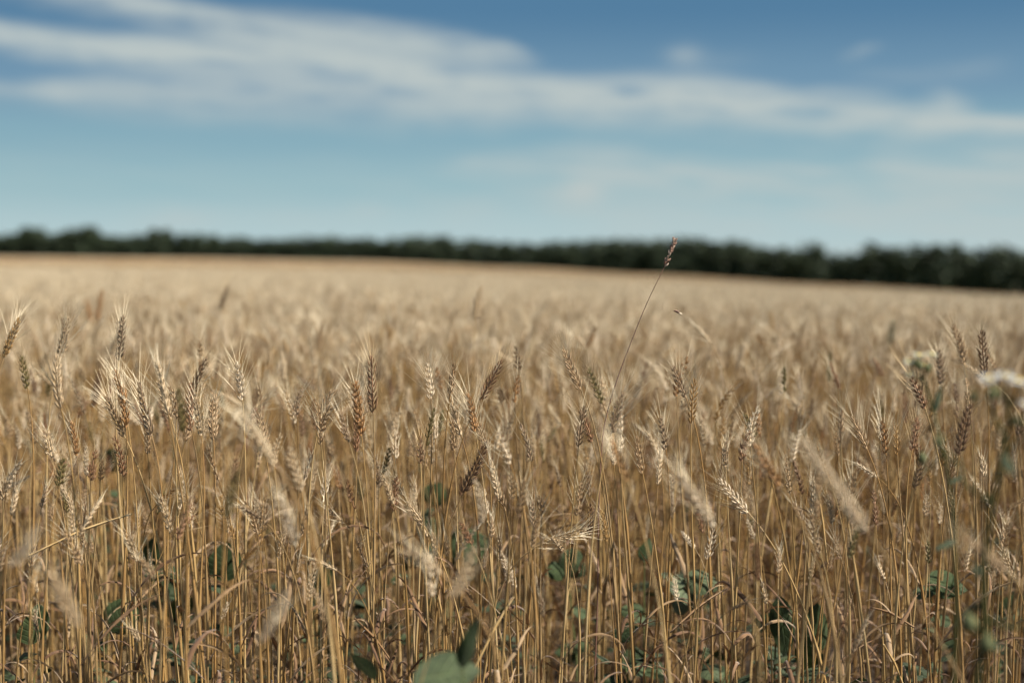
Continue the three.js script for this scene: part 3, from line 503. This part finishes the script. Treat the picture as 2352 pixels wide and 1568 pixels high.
weeds.forEach(([bx, by, tx, ty, d, face, asp, label], k) => {
  const r = rng(41000 + k * 7), dd = d > 2 ? d + 0.38 : d, o = at(bx, by, dd), t = at(tx, ty, dd - 0.01), gx = o.x + rr(-0.05, 0.05, r), gz = o.z + rr(-0.08, 0.02, r), g = base('broadleaf_weed', V(gx, ground(gx, gz), gz)); tag(g, label, 'weed', 'broad leaved weeds under the wheat');
  const lo = o.clone().sub(g.position), lt = t.clone().sub(g.position), dir = lt.clone().sub(lo), L = dir.length(); dir.normalize();
  const sp = [0, 0.35, 0.7, 1].map((q) => bez(V(0, -0.01, 0), V(0.02, lo.y * 0.5, 0), V(lo.x * 0.5, lo.y * 0.85, lo.z * 0.5), lo, q));
  part('stem', new MB().tube(sp, [0.0028, 0.0023, 0.0018, 0.0011], 5).geo(), M.weedStem, g);
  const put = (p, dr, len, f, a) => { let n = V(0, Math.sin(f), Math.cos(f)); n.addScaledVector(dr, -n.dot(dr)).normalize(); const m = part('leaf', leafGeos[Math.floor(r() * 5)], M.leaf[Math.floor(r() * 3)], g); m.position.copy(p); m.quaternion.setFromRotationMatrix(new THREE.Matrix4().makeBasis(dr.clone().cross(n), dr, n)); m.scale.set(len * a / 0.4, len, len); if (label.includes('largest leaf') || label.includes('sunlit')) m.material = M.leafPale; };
  put(lo, dir, L, face * Math.PI / 180, asp);
  for (let i = 0; i < 5; i++) { const q = rr(0.25, 0.95, r), p = bez(V(0, -0.01, 0), V(0.02, lo.y * 0.5, 0), V(lo.x * 0.5, lo.y * 0.85, lo.z * 0.5), lo, q), a = r() * 6.28; put(p, V(Math.cos(a), rr(-0.2, 0.6, r), Math.sin(a)).normalize(), rr(0.035, 0.065, r), rr(0.4, 1.4, r), 0.45); }
});
// low green growth on the soil
{
  const r = rng(5151), mb = new MB(), gs = [];
  for (let i = 0; i < 12; i++) { const a = r() * 6.283, h = rr(0.06, 0.3, r), g = leafGeos[i % 5].clone(), dir = V(Math.cos(a), rr(-0.1, 0.7, r), Math.sin(a)).normalize(), n = V(0, 1, 0).addScaledVector(dir, -dir.y).normalize(), L = rr(0.03, 0.06, r); g.applyMatrix4(new THREE.Matrix4().makeBasis(dir.clone().cross(n).multiplyScalar(L), dir.clone().multiplyScalar(L), n.multiplyScalar(L)).setPosition(rr(-0.05, 0.05, r), h, rr(-0.05, 0.05, r))); gs.push(g); }
  const list = []; for (let k = 0; k < 650; k++) { const s = 1.3 + 6.5 * Math.pow(r(), 0.7), x = rr(-1, 1, r) * halfW(s); if (fbm(x * 1.3 + 30, s * 1.3, 3) + 0.12 * r() < 0.44) continue; list.push({ x, z: -s, y: ground(x, -s), sc: rr(0.6, 1.15, r), ry: r() * 6.283 }); }
  const m = copies('undergrowth', mergeGeometries(gs), one(M.leaf[0]), list, (f, c) => c.setRGB(...pick([[0.038, 0.06, 0.018], [0.03, 0.05, 0.015], [0.048, 0.07, 0.024]], f, 9)));
  scene.add(m); m.name = 'green_undergrowth'; tag(m, 'low green undergrowth on the soil between the stems', 'undergrowth', null, 'stuff');
}

// ---------------------------------------------------------------- tall grass stem with a seed head
{
  const d = 2.34, foot = at(1372, 1560, d), g = base('grass_stem', V(foot.x - 0.02, ground(foot.x, foot.z), foot.z)); tag(g, 'tall thin purplish grass stem with seed head rising past the trees', 'grass stem');
  const rel = (x, y) => at(x, y, d).sub(g.position), pts = [V(0, -0.01, 0), rel(1372, 1400), rel(1376, 1150), rel(1388, 980), rel(1415, 880), rel(1452, 780), rel(1488, 692), rel(1527, 612)], cv = new THREE.CatmullRomCurve3(pts), n = 34, P = cv.getPoints(n);
  part('culm', new MB().tube(P, P.map((_, k) => lerp(0.0012, 0.0006, k / n)), 5).geo(), M.purple, g);
  const a = rel(1527, 612), b = rel(1553, 546), ax = b.clone().sub(a), L = ax.length(); ax.normalize();
  const head = part('seed_head', new MB().tube([a, b], [0.0007, 0.0004], 4).geo(), M.purple, g), r = rng(77), q = turned(ax, 0), mbs = [0, 1, 2].map((k) => new MB().husk(V(0, 0, 0), V(0, 1, 0), V(1, 0, 0), 0.009, 0.0017, 0.0015, 5).husk(V(0.0006, 0.001, 0), V(0.18, 1, 0.1 * k).normalize(), V(1, 0, 0), 0.008, 0.0013, 0.0012, 5).geo());
  for (let k = 0; k < 26; k++) { let t = k / 26; if (t > 0.24 && t < 0.36) continue; const s = part('spikelet', mbs[k % 3], M.seed[Math.floor(r() * 3)], head), ang = k * 2.4, open = rr(0.15, 0.5, r) * (t < 0.25 ? 1.6 : 1), dir = V(Math.sin(open) * Math.cos(ang), Math.cos(open), Math.sin(open) * Math.sin(ang)).applyQuaternion(q); s.position.copy(a).addScaledVector(ax, t * L * 0.9); s.quaternion.copy(turned(dir, ang)); }
}
// ---------------------------------------------------------------- a flake of chaff in the air beside it
{
  const o = at(1557, 719, 2.4), g = base('chaff_flake', o); tag(g, 'small brown flake of chaff in the air right of the tall grass stem', 'chaff');
  const dir = V(0.85, -0.5, 0.1).normalize(), s = V(0.5, 0.85, 0).normalize();
  part('husk', new MB().husk(dir.clone().multiplyScalar(-0.008), dir, s, 0.013, 0.0022, 0.0017, 6, 0.3).geo(), M.seed[2], g);
  part('pale_tip', new MB().husk(dir.clone().multiplyScalar(0.002), V(0.98, -0.2, 0.1).normalize(), s, 0.006, 0.002, 0.0014, 6, 0.1).geo(), M.ear.white, g);
}

// ---------------------------------------------------------------- white flowered weeds on the right
function flowerInto(g, p, size, up, r, pm) {
  const f = part('flower_head', new THREE.SphereGeometry(size * 0.3, 10, 6).scale(1, 0.5, 1), M.disc, g), q = turned(up, r() * 6); f.position.copy(p); f.quaternion.copy(q);
  const mb = new MB(); mb.ribbon([0, 0.3, 0.6, 0.85, 1].map((t) => V(size * (0.25 + 0.75 * t), size * 0.04 * Math.sin(t * 3), 0)), [0.3, 0.7, 1, 0.9, 0.35].map((w) => w * size * 0.13), Array(5).fill(V(0, 0, 1)), 0.2); const pg = mb.geo(), n = 16;
  for (let k = 0; k < n; k++) { const m = part('petal', pg, pm, f); m.rotation.set(0, k / n * 6.283 + rr(-0.08, 0.08, r), rr(-0.25, 0.2, r), 'YXZ'); m.scale.setScalar(rr(0.85, 1.05, r)); }
  return f;
}
function herb(name, label, main, sides, flowers, buds, leaves, d, thick, seed) {
  const r = rng(seed), foot = at(main[0][0], main[0][1], d), g = base(name, V(foot.x, ground(foot.x, foot.z), foot.z)); tag(g, label, 'flower', 'white flowered weeds');
  const rel = (x, y, dd = 0) => at(x, y, d + dd).sub(g.position), cv = new THREE.CatmullRomCurve3([V(0, -0.01, 0), ...main.map(([x, y]) => rel(x, y))]), P = cv.getPoints(30);
  part('stem', new MB().tube(P, P.map((_, k) => lerp(thick, thick * 0.45, k / 30)), 6).geo(), M.herb, g);
  for (const s of sides) { const c = new THREE.CatmullRomCurve3(s.map(([x, y, z]) => rel(x, y, z ?? 0))).getPoints(10); part('branch', new MB().tube(c, c.map((_, k) => lerp(thick * 0.6, thick * 0.35, k / 10)), 5).geo(), M.herb, g); }
  for (const [x, y, s, ux, z] of flowers) flowerInto(g, rel(x, y, z ?? 0), s * 0.82, V(ux ?? 0, 1, 0.35).normalize(), r, label.includes('greenish') ? M.petalDull : M.petal);
  for (const [x, y, s, z] of buds) { const b = part('bud', new MB().husk(V(0, 0, 0), V(0, 1, 0), V(1, 0, 0), s, s * 0.4, s * 0.4, 8, 0).geo(), M.bud, g); b.position.copy(rel(x, y, z ?? 0)); b.rotation.z = rr(-0.6, 0.6, r); }
  for (const [bx, by, tx, ty, asp] of leaves) { const a = rel(bx, by), e = rel(tx, ty, rr(-0.03, 0.03, r)), dr = e.clone().sub(a), L = dr.length(); dr.normalize(); const n = V(0, 0.7, 0.7); n.addScaledVector(dr, -n.dot(dr)).normalize(); const m = part('leaf', leafGeos[1], M.leaf[1], g); m.position.copy(a); m.quaternion.setFromRotationMatrix(new THREE.Matrix4().makeBasis(dr.clone().cross(n), dr, n)); m.scale.set(L * asp, L, L); }
}
herb('flowering_weed', 'white petalled flowering weed, out of focus on a dark green stem at the right edge',
  [[2240, 1600], [2262, 1450], [2260, 1300], [2282, 1150], [2308, 1030], [2318, 950], [2312, 880]],
  [[[2316, 930], [2290, 895], [2268, 872]], [[2316, 940], [2340, 905], [2338, 874]], [[2310, 1010], [2285, 960], [2276, 915]], [[2300, 1060], [2345, 1000], [2362, 930]], [[2282, 1150], [2226, 1120], [2196, 1060], [2150, 1020]], [[2261, 1420], [2330, 1440], [2360, 1410]], [[2262, 1440], [2238, 1450], [2230, 1440]]],
  [[2272, 868, 0.0125, -0.2], [2312, 862, 0.0125, 0.05, 0.01], [2340, 872, 0.013, 0.2], [2362, 930, 0.011, 0.3]],
  [[2275, 920, 0.014], [2240, 925, 0.012], [2232, 1452, 0.02], [2262, 1500, 0.02], [2150, 1025, 0.012], [2330, 980, 0.012]],
  [[2262, 1330, 2232, 1290, 0.5], [2282, 1140, 2240, 1170, 0.4], [2262, 1470, 2320, 1490, 0.4], [2306, 1040, 2330, 1090, 0.35], [2260, 1380, 2205, 1420, 0.35]], 1.3, 0.0036, 61);
herb('flowering_weed', 'small greenish white flower cluster on a grey green stem, left of the larger blossoms',
  [[2190, 1600], [2196, 1400], [2192, 1200], [2168, 1040], [2146, 950], [2122, 870], [2112, 835]],
  [[[2122, 870], [2100, 855], [2090, 830]], [[2122, 868], [2140, 840], [2142, 812]], [[2124, 875], [2096, 868], [2088, 858]], [[2115, 845], [2114, 830], [2112, 815]], [[2168, 1040], [2130, 1080], [2120, 1060]]],
  [[2088, 828, 0.009, -0.2], [2112, 814, 0.0095, 0], [2142, 812, 0.009, 0.2, 0.02], [2090, 858, 0.009, -0.3], [2126, 838, 0.0085, 0.1, 0.03]],
  [[2112, 850, 0.012], [2134, 855, 0.011], [2120, 1065, 0.014], [2100, 842, 0.01]],
  [[2146, 950, 2166, 880, 0.25], [2150, 960, 2136, 1010, 0.25], [2180, 1110, 2215, 1090, 0.3], [2194, 1240, 2150, 1260, 0.3]], 1.6, 0.0024, 62);

// ---------------------------------------------------------------- broken straws lying across the stems
for (const [x0, y0, x1, y1, d, label] of [
  [66, 1276, 302, 1180, 2.2, 'long pale broken straw lying aslant across stems at lower left'],
  [1540, 1452, 1668, 1352, 2.3, 'thin brown broken straw aslant left of the sunlit oval leaf'],
  [1880, 1130, 1900, 1290, 2.2, 'pale headless straw with broken top, below the largest blurred ear'],
  [2030, 1480, 2075, 1572, 2.2, 'short pale straw aslant at the bottom edge right of middle'],
  [2100, 1440, 2000, 1395, 2.25, 'thin dark straw lying nearly level, lower right'],
  [1085, 1545, 1180, 1370, 2.1, 'thin straw aslant above the largest green leaf'],
  [815, 1420, 900, 1520, 2.2, 'split brown straw leaning left, below the broad reddish ear'],
]) { const a = at(x0, y0, d - 0.03), b = at(x1, y1, d + 0.04), g = base('broken_straw', a); tag(g, label, 'straw', 'broken straws caught among the stems'); const rel = b.clone().sub(a), mid = rel.clone().multiplyScalar(0.5).add(V(0, 0.006, 0)), r = rng(Math.round(x0)); part('stem', new MB().tube([V(0, 0, 0), mid.clone().multiplyScalar(0.55), mid, rel.clone().multiplyScalar(0.75).add(V(0, 0.004, 0)), rel], [0.0016, 0.0018, 0.0024, 0.0017, 0.0013], 5).geo(), label.includes('dark') || label.includes('brown') ? M.stemDark : M.stem[1], g); part('leaf_blade', bladeGeo(mid, r, 0.06, 0.003), M.blade[2], g); }

// ---------------------------------------------------------------- trees along the far edge of the field
{
  const leafM = std([1, 1, 1], { vertexColors: true, roughness: 0.7 }), bark = std([0.09, 0.07, 0.05], { map: strawMap });
  const kinds = []; 
  for (let k = 0; k < 7; k++) {
    const r = rng(1700 + k * 3), p = [], n = [], col = [], id = []; let c = 0; const lobes = [];
    for (let i = 0; i < 18; i++) { const a = r() * 6.283, y = i < 7 ? rr(0.1, 0.3, r) : rr(0.3, 0.88, r), q = (i < 7 ? 0.5 : 0.33) * Math.sqrt(Math.max(0.05, 1 - ((y - 0.5) / 0.5) ** 2)) * rr(0.4, 1, r); lobes.push([Math.cos(a) * q, y, Math.sin(a) * q, rr(0.13, 0.22, r)]); }
    for (const [lx, ly, lz, lr] of lobes) for (let i = 0; i < 130; i++) {
      const d = V(gauss(r), gauss(r), gauss(r)).normalize(), o = d.clone().multiplyScalar(lr * rr(0.55, 1.12, r)).add(V(lx, ly, lz)); if (o.y < 0.01 || o.y > 1) continue;
      const s = rr(0.018, 0.042, r), e1 = V(gauss(r), gauss(r), gauss(r)).normalize(), e2 = e1.clone().cross(V(gauss(r), gauss(r), gauss(r))).normalize(), t = rr(0.65, 1.3, r), w = rr(0.9, 1.15, r);
      for (const [a, b] of [[-1, -0.6], [1, -0.6], [0.8, 0.7], [-0.5, 0.9]]) { const q = o.clone().addScaledVector(e1, a * s).addScaledVector(e2, b * s); p.push(q.x, q.y, q.z); col.push(0.02 * t * w, 0.038 * t, 0.012 * t); }
      id.push(c, c + 1, c + 2, c, c + 2, c + 3); c += 4;
    }
    const g = new THREE.BufferGeometry(); g.setAttribute('position', new THREE.Float32BufferAttribute(p, 3)); g.setAttribute('color', new THREE.Float32BufferAttribute(col, 3)); g.setIndex(id); g.computeVertexNormals();
    const tr = new MB().tube([V(0, -0.02, 0), V(0.01, 0.2, 0), V(-0.01, 0.5, 0.01), V(0, 0.8, 0)], [0.026, 0.02, 0.013, 0.004], 6); for (let i = 0; i < 5; i++) { const [lx, ly, lz] = lobes[i]; tr.tube([V(0, Math.max(0.15, ly - 0.25), 0), V(lx * 0.6, ly - 0.08, lz * 0.6), V(lx, ly, lz)], [0.011, 0.007, 0.003], 4, false); }
    kinds.push([g, tr.geo()]);
  }
  const topY = curve([[-400, 548], [0, 549], [45, 546], [76, 527], [105, 546], [135, 548], [158, 538], [180, 536], [205, 529], [240, 544], [280, 550], [330, 550], [365, 536], [400, 548], [460, 547], [530, 553], [640, 556], [700, 553], [760, 549], [800, 555], [880, 556], [950, 550], [1010, 554], [1060, 553], [1110, 562], [1180, 564], [1250, 562], [1330, 558], [1400, 552], [1470, 552], [1550, 548], [1640, 550], [1720, 552], [1790, 566], [1828, 572], [1856, 560], [1890, 574], [1940, 582], [1985, 570], [2012, 560], [2060, 572], [2100, 576], [2132, 560], [2160, 570], [2200, 562], [2270, 562], [2330, 572], [2400, 578], [2700, 590]]);
  const r = rng(222), notable = [[76, 'rounded dark tree standing highest at the far left of the treeline'], [205, 'tall dark tree, second peak from the left in the treeline'], [158, 'small tree between the two tallest peaks on the left of the treeline'], [365, 'single pointed tree, third peak from the left in the treeline'], [1856, 'rounded dark tree beside the dip on the right of the treeline'], [2012, 'tree with raised crown right of the dip in the treeline'], [2132, 'narrow pointed tree on the right of the treeline'], [1550, 'tree in the treeline directly behind the grass seed head']];
  const group = 'trees of the line along the far edge of the field', spots = [];
  for (let x = -260; x < 2640;) { const u = (x - W / 2) / FPX, D = edgeD(u); spots.push([x, 0]); x += rr(0.75, 1.2, r) * 7.6 / D * FPX * 0.66; }
  const used = new Set();
  for (const [x, label] of notable) { let b = 0; spots.forEach((s, i) => { if (Math.abs(s[0] - x) < Math.abs(spots[b][0] - x)) b = i; }); spots[b][0] = x; spots[b][2] = label; }
  const plant = (x, back, label) => {
    const u = (x - W / 2) / FPX, D = edgeD(u) + 3 + back, px = u * D, pz = -D, y = ground(px, pz), yTop = topY(x) + (label ? 0 : rr(0, 6, r)) + (back ? 3 : 0) - 5 - 9 * (1 - smooth(1000, 1700, x));
    const want = EYE + D * (HORIZON - yTop) / FPX - y, h = clamp(want, 3, 30), k = Math.floor(r() * 7), g = base('tree', V(px, y, pz)); tag(g, label ?? (back ? 'dark tree of the back row in the distant treeline' : 'dark leafy tree of the front row in the distant treeline'), 'tree', label ? group : back ? group + ', back row' : group + ', front row');
    const wd = Math.max(h * 1.05, 8); g.scale.set(wd * rr(0.85, 1.15, r), h, wd * rr(0.85, 1.15, r)); g.rotation.y = r() * 6.283;
    part('crown', kinds[k][0], leafM, g); part('trunk', kinds[k][1], bark, g);
  };
  for (const [x, , label] of spots) plant(x, 0, label);
  for (let i = 0; i < spots.length; i++) plant(spots[i][0] + 8, rr(5, 9, r));
}

renderer.render(scene, camera);
